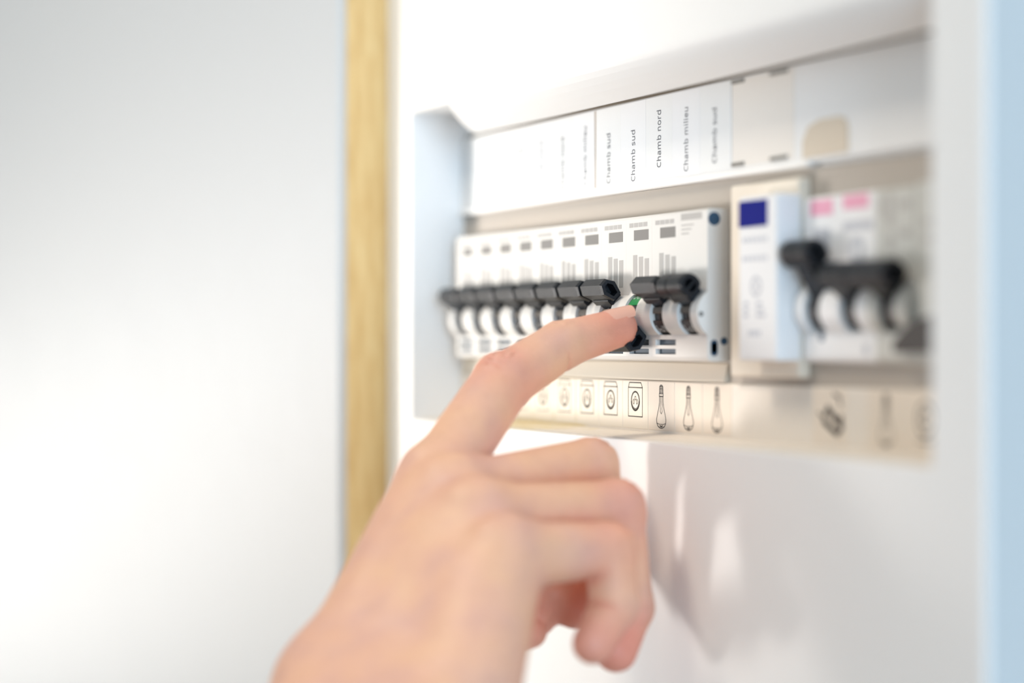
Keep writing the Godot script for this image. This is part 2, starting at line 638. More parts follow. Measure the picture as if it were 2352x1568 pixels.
func frame(b: MB, o0: Vector2, o1: Vector2, i0: Vector2, i1: Vector2, zb: float, zf: float, co: float, ci: float, off: Vector3):
	var ring := func(lo: Vector2, hi: Vector2, z: float) -> Array:
		return [Vector3(lo.x, lo.y, z) + off, Vector3(hi.x, lo.y, z) + off, Vector3(hi.x, hi.y, z) + off, Vector3(lo.x, hi.y, z) + off]
	var cv := Vector2(co, co)
	var civ := Vector2(ci, ci)
	var rings := [ring.call(o0, o1, zb), ring.call(o0, o1, zf - co), ring.call(o0 + cv * 0.3, o1 - cv * 0.3, zf - co * 0.3), ring.call(o0 + cv, o1 - cv, zf), ring.call(i0 - civ, i1 + civ, zf), ring.call(i0 - civ * 0.3, i1 + civ * 0.3, zf - ci * 0.3), ring.call(i0, i1, zf - ci), ring.call(i0, i1, -24.0)]
	var c := Vector3((o0.x + o1.x) / 2, (o0.y + o1.y) / 2, 0) + off
	for k in rings.size() - 1:
		for i in 4:
			var j := (i + 1) % 4
			var a: Vector3 = rings[k][i]
			var e: Vector3 = rings[k][j]
			var m := (a + e) / 2.0
			var hint := Vector3(m.x - c.x, m.y - c.y, 0)
			var side := Vector3((1.0 if i == 1 else -1.0 if i == 3 else 0.0), (1.0 if i == 2 else -1.0 if i == 0 else 0.0), 0)
			var h := side + Vector3(0, 0, 0.2) if k <= 1 else (side * 0.5 + Vector3(0, 0, 1) if k == 2 else (Vector3(0, 0, 1) if k == 3 else (-side * 0.5 + Vector3(0, 0, 1))))
			if k >= 5:
				h = -side + Vector3(0, 0, 0.1)
			quad_flat(b, a, e, rings[k + 1][j], rings[k + 1][i], h)


func quad_flat(b: MB, a: Vector3, e: Vector3, c: Vector3, d: Vector3, h: Vector3):
	b.quad_h(a, e, c, d, h)


# ------------------------------------------------------------------ paper labels
func label_strips():
	var words := ["Chamb sud", "Chamb milieu", "Chamb sud", "Chamb nord", "Chamb nord", "Chamb milieu", "Chamb sud", "Chamb sud", "Chamb nord", "Chamb milieu", "Chamb sud"]
	var foot := [50.2, 50.4, 50.3, 49.8, 49.6, 50.0, 49.3, 48.8, 51.8, 49.4, 50.5]
	var runs := [[0, 6, "left paper label strip above the breakers, six upright room names"], [6, 11, "right paper label strip above the breakers, five upright room names"]]
	for r in runs:
		var x0: float = -772.4 if r[0] == 0 else -665.0
		var x1: float = -666.0 if r[0] == 0 else -573.2
		var t := thing("label_strip", r[2], "label strip", at_mm(x0, 48.3, LABEL_Z), "paper label strips in the flap")
		var n: int = r[1] - r[0]
		var edges := [x0]
		for k in range(1, n):
			edges.append(label_x(r[0] + k) - 9.2)
		edges.append(x1)
		for k in n:
			var i: int = r[0] + k
			var b := MB.new()
			b.box(Vector3(edges[k] - x0 + 0.02, 0, 0), Vector3(edges[k + 1] - x0 - 0.02, 24.6, 0.22 + 0.02 * (i % 2)), 0.02)
			var o := b.put("paper_label", M.paper if i % 2 else M.paper2, t)
			var w: String = words[i]
			var b2 := MB.new()
			var len := 17.0 if w == "Chamb nord" else (18.6 if w == "Chamb milieu" else 15.6)
			var px := label_x(i) - x0
			var py: float = foot[i] - 48.3
			b2.letters(w, len, 2.9, func(p: Vector2) -> Vector3: return Vector3(px + 1.3 - p.y, py + p.x, 0.30))
			b2.put("lettering", M.text, o)


func label_x(i: int) -> float:
	# centre of label i along the wall
	return -763.4 + i * 18.02


# ------------------------------------------------------------------ pictogram stickers
func ring2(cx: float, cy: float, rx: float, ry: float, seg := 32) -> Array:
	var a := []
	for i in seg:
		a.append(Vector2(cx + cos(TAU * i / seg) * rx, cy + sin(TAU * i / seg) * ry))
	return a


func stickers():
	var nth := ["leftmost and mostly behind the index finger", "second from the left, next to the index finger", "third from the left on the ivory strip", "fourth from the left on the ivory strip", "fifth from the left on the ivory strip", "sixth and rightmost, nearest the bulbs"]
	var bulb := ["light bulb sticker on the ivory strip, nearest the socket drawings", "light bulb sticker on the ivory strip, between two other sharp bulb drawings", "light bulb sticker on the ivory strip, last before the bare stretch"]
	for i in range(2, 11):
		if i < 8:
			sticker("socket", label_x(i) + 1.2, "socket drawing sticker, " + nth[i - 2])
		else:
			sticker("bulb", label_x(i) + 1.2, bulb[i - 8])
	sticker("plug", -519.0, "blurred plug and cord sticker on the ivory strip, under the long black lever")
	sticker("bulb", -491.4, "blurred light bulb sticker at the right, next to the plug sticker")
	sticker("cooker", -473.6, "blurred round symbol sticker at the far right end of the ivory strip")


func sticker(kind: String, x: float, label: String):
	var t := thing("pictogram_sticker", label, "sticker", at_mm(x, -26.6, LABEL_Z), "pictogram stickers on the ivory strip")
	var b := MB.new()
	var w := 8.7
	b.box(Vector3(-w, 0.2, 0), Vector3(w, 14.6, 0.1), 0.03)
	b.put("paper", M.sticker if kind == "socket" else M.sticker2, t)
	b = MB.new()
	var z := 0.14
	var lw := 0.30
	if kind == "socket":
		b.stroke([Vector2(-5, 3.8), Vector2(5, 3.8), Vector2(5, 12.6), Vector2(-5, 12.6)], lw, z, true)
		b.stroke([Vector2(-5, 12.6), Vector2(-4.2, 14.1), Vector2(4.0, 14.1), Vector2(5, 12.6)], lw, z)
		b.stroke(ring2(0, 8.5, 3.0, 2.95), lw, z, true)
		b.stroke(ring2(0, 8.7, 2.55, 2.5), lw * 0.7, z, true)
		var crescent := []
		for k in 13:
			crescent.append(Vector2(cos(PI + PI * k / 12.0) * 2.8, 8.55 + sin(PI + PI * k / 12.0) * 2.8))
		b.stroke(crescent, 0.5, z)
		for c in [[-1.15, 8.3, 0.45, 0.7], [1.15, 8.3, 0.45, 0.7], [0.0, 9.4, 0.5, 0.55]]:
			b.stroke(ring2(c[0], c[1], c[2], c[3], 18), lw * 0.8, z, true)
	elif kind == "bulb":
		var o := []
		for p in [[-1.1, 9.9], [-1.15, 8.2], [-1.7, 6.4], [-2.7, 4.3], [-3.2, 2.9], [-2.95, 1.8], [-2.2, 1.0], [-1.0, 0.55], [0, 0.45], [1.0, 0.55], [2.2, 1.0], [2.95, 1.8], [3.2, 2.9], [2.7, 4.3], [1.7, 6.4], [1.15, 8.2], [1.1, 9.9]]:
			o.append(Vector2(p[0], p[1] + 0.4))
		b.stroke(o, lw, z)
		var cap := []
		for p in [[-1.3, 10.0], [-1.3, 10.8], [-1.0, 11.0], [-1.2, 11.3], [-1.0, 11.6], [-1.2, 11.9], [-1.0, 12.2], [-1.15, 12.5], [-0.9, 12.9], [-0.5, 13.3], [0.5, 13.3], [0.9, 12.9], [1.15, 12.5], [1.0, 12.2], [1.2, 11.9], [1.0, 11.6], [1.2, 11.3], [1.0, 11.0], [1.3, 10.8], [1.3, 10.0]]:
			cap.append(Vector2(p[0], p[1] + 0.3))
		b.stroke(cap, lw, z, true)
		for y in [10.8, 11.3, 11.9, 12.4, 12.9]:
			b.stroke([Vector2(-1.2, y + 0.3), Vector2(1.2, y + 0.3)], lw, z)
		b.stroke([Vector2(-0.45, 10.2), Vector2(-0.4, 8.4), Vector2(-0.7, 7.6), Vector2(-0.45, 6.6), Vector2(-0.7, 5.8), Vector2(0, 5.1), Vector2(0.7, 5.8), Vector2(0.45, 6.6), Vector2(0.7, 7.6), Vector2(0.4, 8.4), Vector2(0.45, 10.2)], lw * 0.7, z)
		b.stroke([Vector2(-2.9, 2.3), Vector2(-1.4, 2.0), Vector2(1.4, 2.0), Vector2(2.9, 2.3)], lw * 0.6, z)
		b.stroke([Vector2(-1.0, 1.6), Vector2(0, 1.3), Vector2(1.0, 1.6)], 0.42, z)
	elif kind == "plug":
		b.stroke([Vector2(2.0, 13.2), Vector2(5.0, 12.4), Vector2(5.6, 10.0)], 0.8, z)
		b.stroke([Vector2(-1.5, 9.6), Vector2(1.8, 7.4), Vector2(5.6, 5.4)], 1.9, z)
		b.stroke([Vector2(-3.5, 6.2), Vector2(0.5, 4.4), Vector2(4.0, 2.8)], 1.6, z)
		b.stroke([Vector2(-6.0, 8.2), Vector2(-2.6, 6.6)], 0.7, z)
		b.stroke([Vector2(-1.5, 9.6), Vector2(-3.5, 6.2)], 0.7, z)
		b.stroke([Vector2(5.8, 7.8), Vector2(6.2, 4.6), Vector2(4.0, 2.8)], 1.3, z)
	else:
		b.stroke(ring2(0, 8.0, 3.6, 4.0), 0.7, z, true)
		b.stroke(ring2(0, 8.0, 1.6, 1.8), 0.6, z, true)
		b.stroke([Vector2(-3.5, 2.6), Vector2(3.5, 2.6)], 0.6, z)
	b.put("drawing", M.ink, t)


# ------------------------------------------------------------------ breakers
const AXIS_Y := 13.5
const HUMP_R := 7.2


func body_profile(face: float, hump: bool, slot: bool, vents: bool, top := 42.9) -> PackedVector2Array:
	var az := face - 4.0
	var p := PackedVector2Array()
	p.append(Vector2(0, 0))
	p.append(Vector2(0, top))
	p.append(Vector2(face - 0.7, top))
	p.append(Vector2(face, top - 0.7))
	if hump:
		var a := acos(4.0 / HUMP_R)
		for i in 19:
			var t := lerpf(a, -a, i / 18.0)
			p.append(Vector2(az + cos(t) * HUMP_R, AXIS_Y + sin(t) * HUMP_R))
	elif slot:
		p.append(Vector2(face, AXIS_Y + 6.0))
		p.append(Vector2(1.2, AXIS_Y + 6.4))
		p.append(Vector2(1.2, AXIS_Y - 6.4))
		p.append(Vector2(face, AXIS_Y - 6.0))
	if vents:
		for y in [[6.2, 4.5], [3.5, 1.9]]:
			p.append(Vector2(face, y[0]))
			p.append(Vector2(face - 1.6, y[0]))
			p.append(Vector2(face - 1.6, y[1]))
			p.append(Vector2(face, y[1]))
	p.append(Vector2(face, 1.2))
	p.append(Vector2(face - 0.5, 0.35))
	p.append(Vector2(face - 1.4, 0))
	return p


func breaker_body(width: float, poles: int, face: float, vents: bool) -> MB:
	var b := MB.new()
	var pw := width / poles
	var g := 0.06
	for k in poles:
		var x := k * pw
		var cut := [[x + g, x + 2.4, true, false, false], [x + 2.4, x + 5.0, true, false, vents], [x + 5.0, x + 13.3, false, true, vents], [x + 13.3, x + 15.8, true, false, vents], [x + 15.8, x + pw - g, true, false, false]]
		for c in cut:
			b.prism(body_profile(face, c[2], c[3], c[4]), c[0], c[1])
	return b


func lever_frame(face: float, angle: float) -> Transform3D:
	# x stays along the row; +z of the result is the lever's radial direction
	var a := deg_to_rad(angle)
	var r := Vector3(0, sin(a), cos(a))
	var t := Vector3(0, cos(a), -sin(a))
	return Transform3D(Basis(Vector3(1, 0, 0), t, r), Vector3(0, AXIS_Y, face - 4.0))


func lever_shape(x0: float, x1: float, T: Transform3D, round_: bool, r0 := 8.2, r1 := 14.9, half := 2.95) -> MB:
	var b := MB.new()
	var outer := PackedVector2Array()
	var inner := PackedVector2Array()
	var cr := (r0 + r1) / 2.0
	var hr := (r1 - r0) / 2.0
	if round_:
		for i in 24:
			var a := TAU * i / 24.0
			var q := Vector2(cr + 0.6 + cos(a) * hr * 0.92, sin(a) * half * 1.12)
			if cos(a) < 0.0:
				q.x = cr + 0.6 + signf(cos(a)) * pow(absf(cos(a)), 0.6) * hr
			outer.append(q)
	else:
		for p in [[-1.0, -0.56], [0.22, -1.0], [1.0, -0.47], [1.0, 0.47], [0.22, 1.0], [-1.0, 0.56]]:
			outer.append(Vector2(cr + p[0] * hr, p[1] * half))
	for p in outer:
		var d := p - Vector2(cr, 0)
		inner.append(Vector2(cr + d.x * 0.62, d.y * 0.52))
	var end := PackedVector2Array()
	for p in outer:
		end.append(Vector2(cr, 0) + (p - Vector2(cr, 0)) * 0.9)
	var start := end
	var mid := Vector3(0, 0, cr)
	var outward := func(m: Vector3) -> Vector3: return Vector3(0, m.y, m.z - cr)
	var inward := func(m: Vector3) -> Vector3: return Vector3(0, -m.y, cr - m.z)
	var right := func(_m: Vector3) -> Vector3: return Vector3(1, 0, 0)
	b.prism(start, x0, x0 + 0.001, T)
	b.skin(start, x0, outer, x0 + 1.1, T, outward)
	if round_:
		# two shells with a moulding line between them
		var xm := lerpf(x0, x1, 0.42)
		var nip := PackedVector2Array()
		for p in outer:
			nip.append(Vector2(cr, 0) + (p - Vector2(cr, 0)) * 0.93)
		b.skin(outer, x0 + 1.1, outer, xm - 0.35, T, outward)
		b.skin(outer, xm - 0.35, nip, xm, T, outward)
		b.skin(nip, xm, outer, xm + 0.35, T, outward)
		b.skin(outer, xm + 0.35, outer, x1 - 1.3, T, outward)
	else:
		b.skin(outer, x0 + 1.1, outer, x1 - 1.3, T, outward)
	b.skin(outer, x1 - 1.3, end, x1, T, outward)
	b.skin(end, x1, inner, x1, T, right)
	b.skin(inner, x1, inner, x1 - 4.5, T, inward)
	b.prism(inner, x1 - 4.501, x1 - 4.5, T)
	if round_:
		b.box(Vector3(x1 - 4.4, -half * 0.6, cr - 0.35), Vector3(x1 - 0.3, half * 0.6, cr + 0.45), 0.0, T)
	return b


func rotor_shape(x0: float, x1: float, face: float, a0: float, a1: float, r: float) -> MB:
	# sector of the drum that turns with the lever, as a curved slab
	var b := MB.new()
	var n := 14
	var az := face - 4.0
	for i in n:
		var s := deg_to_rad(lerpf(a0, a1, float(i) / n))
		var e := deg_to_rad(lerpf(a0, a1, float(i + 1) / n))
		var ds := Vector3(0, sin(s), cos(s))
		var de := Vector3(0, sin(e), cos(e))
		var c := Vector3(0, AXIS_Y, az)
		b.smooth_quad(c + ds * r + Vector3(x0, 0, 0), c + ds * r + Vector3(x1, 0, 0), c + de * r + Vector3(x1, 0, 0), c + de * r + Vector3(x0, 0, 0), ds, ds, de, de)
		for x in [[x0, -1.0], [x1, 1.0]]:
			b.quad_h(c + ds * r + Vector3(x[0], 0, 0), c + de * r + Vector3(x[0], 0, 0), c + de * 4.0 + Vector3(x[0], 0, 0), c + ds * 4.0 + Vector3(x[0], 0, 0), Vector3(x[1], 0, 0))
	for q in [[a0, -1.0], [a1, 1.0]]:
		var s := deg_to_rad(q[0])
		var ds := Vector3(0, sin(s), cos(s))
		var c := Vector3(0, AXIS_Y, az)
		b.quad_h(c + ds * r + Vector3(x0, 0, 0), c + ds * r + Vector3(x1, 0, 0), c + ds * 4.0 + Vector3(x1, 0, 0), c + ds * 4.0 + Vector3(x0, 0, 0), Vector3(0, cos(s), -sin(s)) * q[1])
	return b


func pole(t: Node3D, x: float, face: float, up: bool, round_: bool, lettered: bool):
	# drum, its ribs, lettering and lever of one pole that starts at x
	var ang := 42.0 if up else -42.0
	var b := rotor_shape(x + 5.3, x + 13.0, face, -100, 100, 5.6)
	if up:
		b.box(Vector3(x + 8.6, AXIS_Y - 4.0, face - 3.0), Vector3(x + 9.4, AXIS_Y + 4.0, face + 1.8))
	var drum := b.put("drum", M.rotor, t)
	if up:
		b = rotor_shape(x + 5.4, x + 12.9, face, -72, -17, 6.5)
		b.put("drum_plate", M.rotor, drum)
		b = rotor_shape(x + 6.0, x + 12.9, face, 2, 18, 6.5)
		b.put("drum_rib", M.rotor_edge, drum)
	else:
		b = rotor_shape(x + 5.4, x + 12.9, face, 27, 82, 6.5)
		b.put("drum_plate", M.green, drum)
		b = rotor_shape(x + 5.4, x + 12.9, face, 2, 25, 6.5)
		b.put("drum_rib", M.rotor, drum)
	if lettered:
		var word := "I-ON" if up else "O-OFF"
		var a_mid := -40.0 if up else 56.0
		var c := Vector3(0, AXIS_Y, face - 4.0)
		var lb := MB.new()
		lb.letters(word, 6.2, 2.3, func(p: Vector2) -> Vector3:
			var a := deg_to_rad(a_mid) + (p.y - 1.15) / 6.6
			return c + Vector3(x + 6.0 + p.x, sin(a) * 6.58, cos(a) * 6.58))
		lb.put("lettering", M.white_print, drum)
	var T := lever_frame(face, ang)
	b = lever_shape(x + 0.9, x + 17.0, T, round_)
	# neck that joins the lever to the drum
	b.box(Vector3(x + 2.6, -2.4, 7.0), Vector3(x + 14.2, 2.2, 9.2), 0.3, T)
	b.box(Vector3(x + 5.4, -2.2, 4.5), Vector3(x + 12.9, 2.0, 9.0), 0.2, T)
	b.put("lever", M.lever, t)


func marking(t: Node3D, x: float, face: float, last: bool):
	# the printed block: a faint line, a dark box and three columns of small print
	var b := MB.new()
	var z := face + 0.05
	if last:
		b.box(Vector3(x + 1.4, 40.2, face - 0.2), Vector3(x + 14.6, 42.1, z))
		b.put("printed_bar", M.mark_faint, t)
		b = MB.new()
		for k in 3:
			b.box(Vector3(x + 1.6, 38.6 - k * 1.2, face - 0.2), Vector3(x + 9.4 - k * 1.5, 39.0 - k * 1.2, z))
		b.put("small_print", M.mark_faint, t)
		return
	b.box(Vector3(x + 5.6, 35.7, face - 0.2), Vector3(x + 15.7, 38.8, z))
	b.put("printed_marking", M.mark, t)
	b = MB.new()
	for k in 4:
		b.box(Vector3(x + 2.4 + k * 3.2, 39.7, face - 0.2), Vector3(x + 5.2 + k * 3.2, 41.0, z))
	for k in 3:
		b.box(Vector3(x + 5.0 + k * 4.0, 22.0, face - 0.2), Vector3(x + 7.9 + k * 4.0, 31.4 - k * 0.6, z))
	b.put("small_print", M.mark_faint, t)


func side_holes(t: Node3D, x: float, face: float):
	var b := MB.new()
	var T := Transform3D(Basis(Vector3(0, 0, -1), Vector3(0, 1, 0), Vector3(1, 0, 0)), Vector3(x - 0.1, 0, 0))
	b.disc(Vector3(-(face - 2.1), 40.0, 0), 1.9, 0, 0.14, 24, T)
	b.put("side_hole", M.hole, t)
	b = MB.new()
	b.disc(Vector3(-(face - 5.2), 5.7, 0), 1.1, 0, 0.14, 20, T)
	b.put("side_hole", M.hole, t)
	b = MB.new()
	for y in [2.6, 3.4, 4.2, 5.0]:
		b.disc(Vector3(-(face - 2.1), y, 0), 1.1, 0, 0.14, 20, T)
	b.put("side_slot", M.hole, t)
	b = MB.new()
	b.disc(Vector3(-(face + 2.0), AXIS_Y - 0.2, 0), 0.75, 0, 0.16, 16, T)
	b.put("rivet", M.mark, t)


func breakers():
	var where := ["leftmost white circuit breaker of the long row, black lever up", "white circuit breaker second from the left end of the long row, lever up", "white circuit breaker third from the left end of the long row, lever up", "white circuit breaker fourth from the left end of the long row, lever up", "white circuit breaker fifth from the left end of the long row, lever up", "white circuit breaker sixth from the left end of the long row, lever up", "white circuit breaker seventh from the left end, half behind the pointing finger", "white circuit breaker just left of the fingertip, its raised lever showing a hollow end", "white circuit breaker touched by the fingertip, black lever tripped down, green off mark showing", "white circuit breaker just right of the fingertip, brown-black faceted lever up", "rightmost circuit breaker of the long row, rounded lever and bluish side with holes"]
	var face := 6.7
	var bodies := [breaker_body(18, 1, face, true), breaker_body(18, 1, face, false)]
	var meshes := [bodies[0].mesh(M.body), bodies[1].mesh(M.body)]
	var proto: Node3D
	for i in 11:
		var at := at_mm(-774.6 + i * 17.93, -5.6, COVER_Z)
		if i >= 1 and i <= 7:
			var c: Node3D = proto.duplicate()
			c.name = numbered("circuit_breaker")
			add_child(c, true)
			c.position = at
			tag(c, where[i], "circuit breaker", "circuit breakers in the long row")
			continue
		var t := thing("circuit_breaker", where[i], "circuit breaker", at, "circuit breakers in the long row")
		var o := MeshInstance3D.new()
		o.name = "body"
		o.mesh = meshes[1 if i == 10 else 0]
		t.add_child(o, true)
		marking(t, 0, face, i == 10)
		if i < 10:
			var vb := MB.new()
			vb.box(Vector3(2.5, 1.95, face - 1.7), Vector3(15.7, 3.45, face - 1.45))
			vb.box(Vector3(2.5, 4.55, face - 1.7), Vector3(15.7, 6.15, face - 1.45))
			vb.put("vent", M.vent, t)
		pole(t, 0, face, i != 8, i == 10, i >= 8)
		if i == 10:
			side_holes(t, 18.0 - 0.06, face)
		if i == 0:
			proto = t


# ------------------------------------------------------------------ modules at the right
func right_modules():
	# slim module on its own bezel, blue square on top
	var t := thing("switch_module", "white module with a dark blue square, standing proud of its ivory bezel", "switch module", at_mm(-569.3, -9.6, COVER_Z))
	var b := MB.new()
	b.box(Vector3(0, 0, 0), Vector3(38.6, 52.6, 3.7), 0.5)
	b.put("bezel", M.bezel, t)
	b = MB.new()
	b.box(Vector3(17.6, 4.5, 3.0), Vector3(38.75, 48.3, 10.4), 0.5)
	b.put("body", M.rcd, t)
	b = MB.new()
	b.box(Vector3(18.0, 40.1, 10.0), Vector3(33.8, 47.1, 10.75), 0.25)
	b.put("blue_square", M.blue, t)
	b = MB.new()
	var z := 10.45
	for r in [[19.8, 36.0, 34.6, 0.0], [19.8, 31.0, 33.6, 0.0]]:
		for k in 6:
			b.box(Vector3(r[0] + k * 2.4, r[1], 10.2), Vector3(r[0] + k * 2.4 + 1.7, r[1] + 1.3, z))
	for k in 3:
		b.box(Vector3(20.4 + k * 0.1, 16.0 + k * 1.6, 10.2), Vector3(23.0, 17.0 + k * 1.6, z))
		b.box(Vector3(27.5, 16.0 + k * 1.6, 10.2), Vector3(32.5 - k, 17.0 + k * 1.6, z))
	for k in 4:
		b.box(Vector3(23.2 + k * 1.8, 11.0, 10.2), Vector3(24.4 + k * 1.8, 12.6, z))
	b.put("printed_marking", M.mark_light, t)
	b = MB.new()
	b.stroke(ring2(27.4, 24.2, 2.5, 2.3, 28), 0.9, z + 0.02, true)
	b.stroke([Vector2(26.2, 24.2), Vector2(28.6, 24.2)], 0.7, z + 0.02)
	b.put("printed_symbol", M.mark_light, t)

	# single-pole module, tall lever
	var face := 2.7
	t = thing("lever_module", "white module with a single tall black lever and a pink label", "circuit breaker", at_mm(-530.0, -5.4, COVER_Z))
	b = breaker_body(18, 1, face, false)
	b.put("body", M.rcd, t)
	b = MB.new()
	b.box(Vector3(3.6, 37.9, face - 0.2), Vector3(15.1, 41.9, face + 0.1))
	b.put("pink_label", M.pink, t)
	b = MB.new()
	b.box(Vector3(5.0, 27.0, face - 0.2), Vector3(13.6, 34.6, face + 0.05))
	b.put("printed_marking", M.mark_light, t)
	b = MB.new()
	b.disc(Vector3(9.4, 6.6, 0), 1.3, face - 0.2, face + 0.12, 20)
	b.put("screw_hole", M.hole, t)
	b = rotor_shape(5.3, 13.0, face, -100, 100, 5.9)
	b.put("drum", M.rotor, t)
	var T := lever_frame(face, 58.0)
	b = lever_shape(1.8, 15.8, T, true, 13.0, 20.5, 3.0)
	b.prism(PackedVector2Array([Vector2(4.0, -2.4), Vector2(4.0, 1.8), Vector2(14.0, 2.2), Vector2(14.0, -2.2)]), 5.6, 12.6, T)
	b.put("lever", M.lever, t)

	# two-pole module with a lever across both poles
	t = thing("lever_module", "two-pole module with a long black lever spanning both poles, right of the tall lever", "circuit breaker", at_mm(-512.0, -5.4, COVER_Z))
	b = breaker_body(18, 1, face, false)
	b.put("body", M.rcd, t)
	b = MB.new()
	var half := breaker_body(18, 1, face, false)
	for i in half.v.size():
		b.v.append(half.v[i] + Vector3(18, 0, 0))
		b.n.append(half.n[i])
	b.put("second_pole", M.body2, t)
	b = MB.new()
	b.box(Vector3(2.2, 38.8, face - 0.2), Vector3(14.6, 42.3, face + 0.1))
	b.put("pink_label", M.pink, t)
	b = MB.new()
	b.box(Vector3(2.2, 33.4, face - 0.2), Vector3(17.0, 35.6, face + 0.05))
	b.put("printed_band", M.mark_light, t)
	b = MB.new()
	b.stroke(ring2(9.0, 28.2, 2.6, 2.6, 24), 2.2, face + 0.05, true)
	b.disc(Vector3(13.4, 3.4, 0), 1.5, face - 0.2, face + 0.06, 18)
	b.put("printed_symbol", M.mark_light, t)
	b = MB.new()
	for r in [[19.5, 36.0, 21.4, 41.0], [23.6, 33.6, 26.2, 41.6], [23.6, 27.8, 26.2, 31.6], [29.0, 37.6, 34.0, 39.6], [29.0, 30.6, 34.0, 32.6], [24.0, 17.0, 28.0, 26.4]]:
		b.box(Vector3(r[0], r[1], face - 0.2), Vector3(r[2], r[3], face + 0.05))
	b.put("printed_marking", M.mark_faint, t)
	for x in [0.0, 18.0]:
		b = rotor_shape(x + 5.3, x + 13.0, face, -100, 100, 5.9)
		b.put("drum", M.rotor, t)
	T = lever_frame(face, 42.0)
	b = lever_shape(3.6, 35.4, T, true, 8.4, 15.6, 3.1)
	for x in [0.0, 18.0]:
		b.prism(PackedVector2Array([Vector2(4.0, -2.4), Vector2(4.0, 2.0), Vector2(10.0, 2.4), Vector2(10.0, -2.8)]), x + 5.6, x + 12.6, T)
	b.put("lever", M.lever, t)

	# main switch, half hidden by the frame
	t = thing("main_switch", "grey main switch with a dark lower block, half hidden by the right frame edge", "switch", at_mm(-476.0, -5.4, COVER_Z))
	b = MB.new()
	b.box(Vector3(0.05, 0, 0), Vector3(34.4, 43.6, face), 0.5)
	b.put("body", M.body2, t)
	b = MB.new()
	var block := PackedVector2Array()
	for p in [[-6.5, 2.8], [33.5, 2.8], [33.5, 20.5], [17.0, 20.5], [15.0, 17.0], [14.5, 12.0], [3.5, 10.6], [-1.0, 8.6], [-6.5, 5.2]]:
		block.append(Vector2(-p[0], p[1]))
	b.prism(block, face + 0.15, face + 2.2, Transform3D(Basis(Vector3(0, 0, 1), Vector3(0, 1, 0), Vector3(-1, 0, 0)), Vector3.ZERO))
	b.put("dark_block", M.dark, t)
	b = MB.new()
	for r in [[3.0, 33.0, 9.0, 34.6], [3.0, 29.0, 8.0, 30.6]]:
		b.box(Vector3(r[0], r[1], face - 0.2), Vector3(r[2], r[3], face + 0.05))
	b.put("printed_marking", M.mark_faint, t)


# ------------------------------------------------------------------ the hand
# Joints in millimetres (x along the wall, y from eye height, z out of the wall).
var H := {}
var creases := []     # [point, direction across the crease, reach, half width, depth]
var mottle := FastNoiseLite.new()
var bones := []       # [group, a, b, radius a, radius b]
const GROUPS := 7


func bone(g: int, a: Vector3, b: Vector3, ra: float, rb: float):
	bones.append([g, a, b, ra, rb])


func smin(a: float, b: float, k: float) -> float:
	var h := maxf(k - absf(a - b), 0.0) / k
	return minf(a, b) - h * h * k * 0.25


func field(p: Vector3, list: Array) -> float:
	var g0 := 1e6
	var f := PackedFloat32Array([1e6, 1e6, 1e6, 1e6, 1e6, 1e6, 1e6])
	for b in list:
		var a: Vector3 = b[1]
		var ab: Vector3 = b[2] - a
		var pa := p - a
		var t := clampf(pa.dot(ab) / ab.length_squared(), 0.0, 1.0)
		var d: float = (pa - ab * t).length() - lerpf(b[3], b[4], t)
		var g: int = b[0]
		if g == 0:
			g0 = smin(g0, d, 11.0)
		else:
			f[g] = smin(f[g], d, 1.8)
	var fingers := 1e6
	for g in range(1, 6):
		fingers = smin(fingers, f[g], 1.3)
	var all := smin(g0, fingers, 6.0)
	if f[6] < 1e5:
		all = smin(all, f[6], 4.0)    # tendons and veins under the skin
	return all


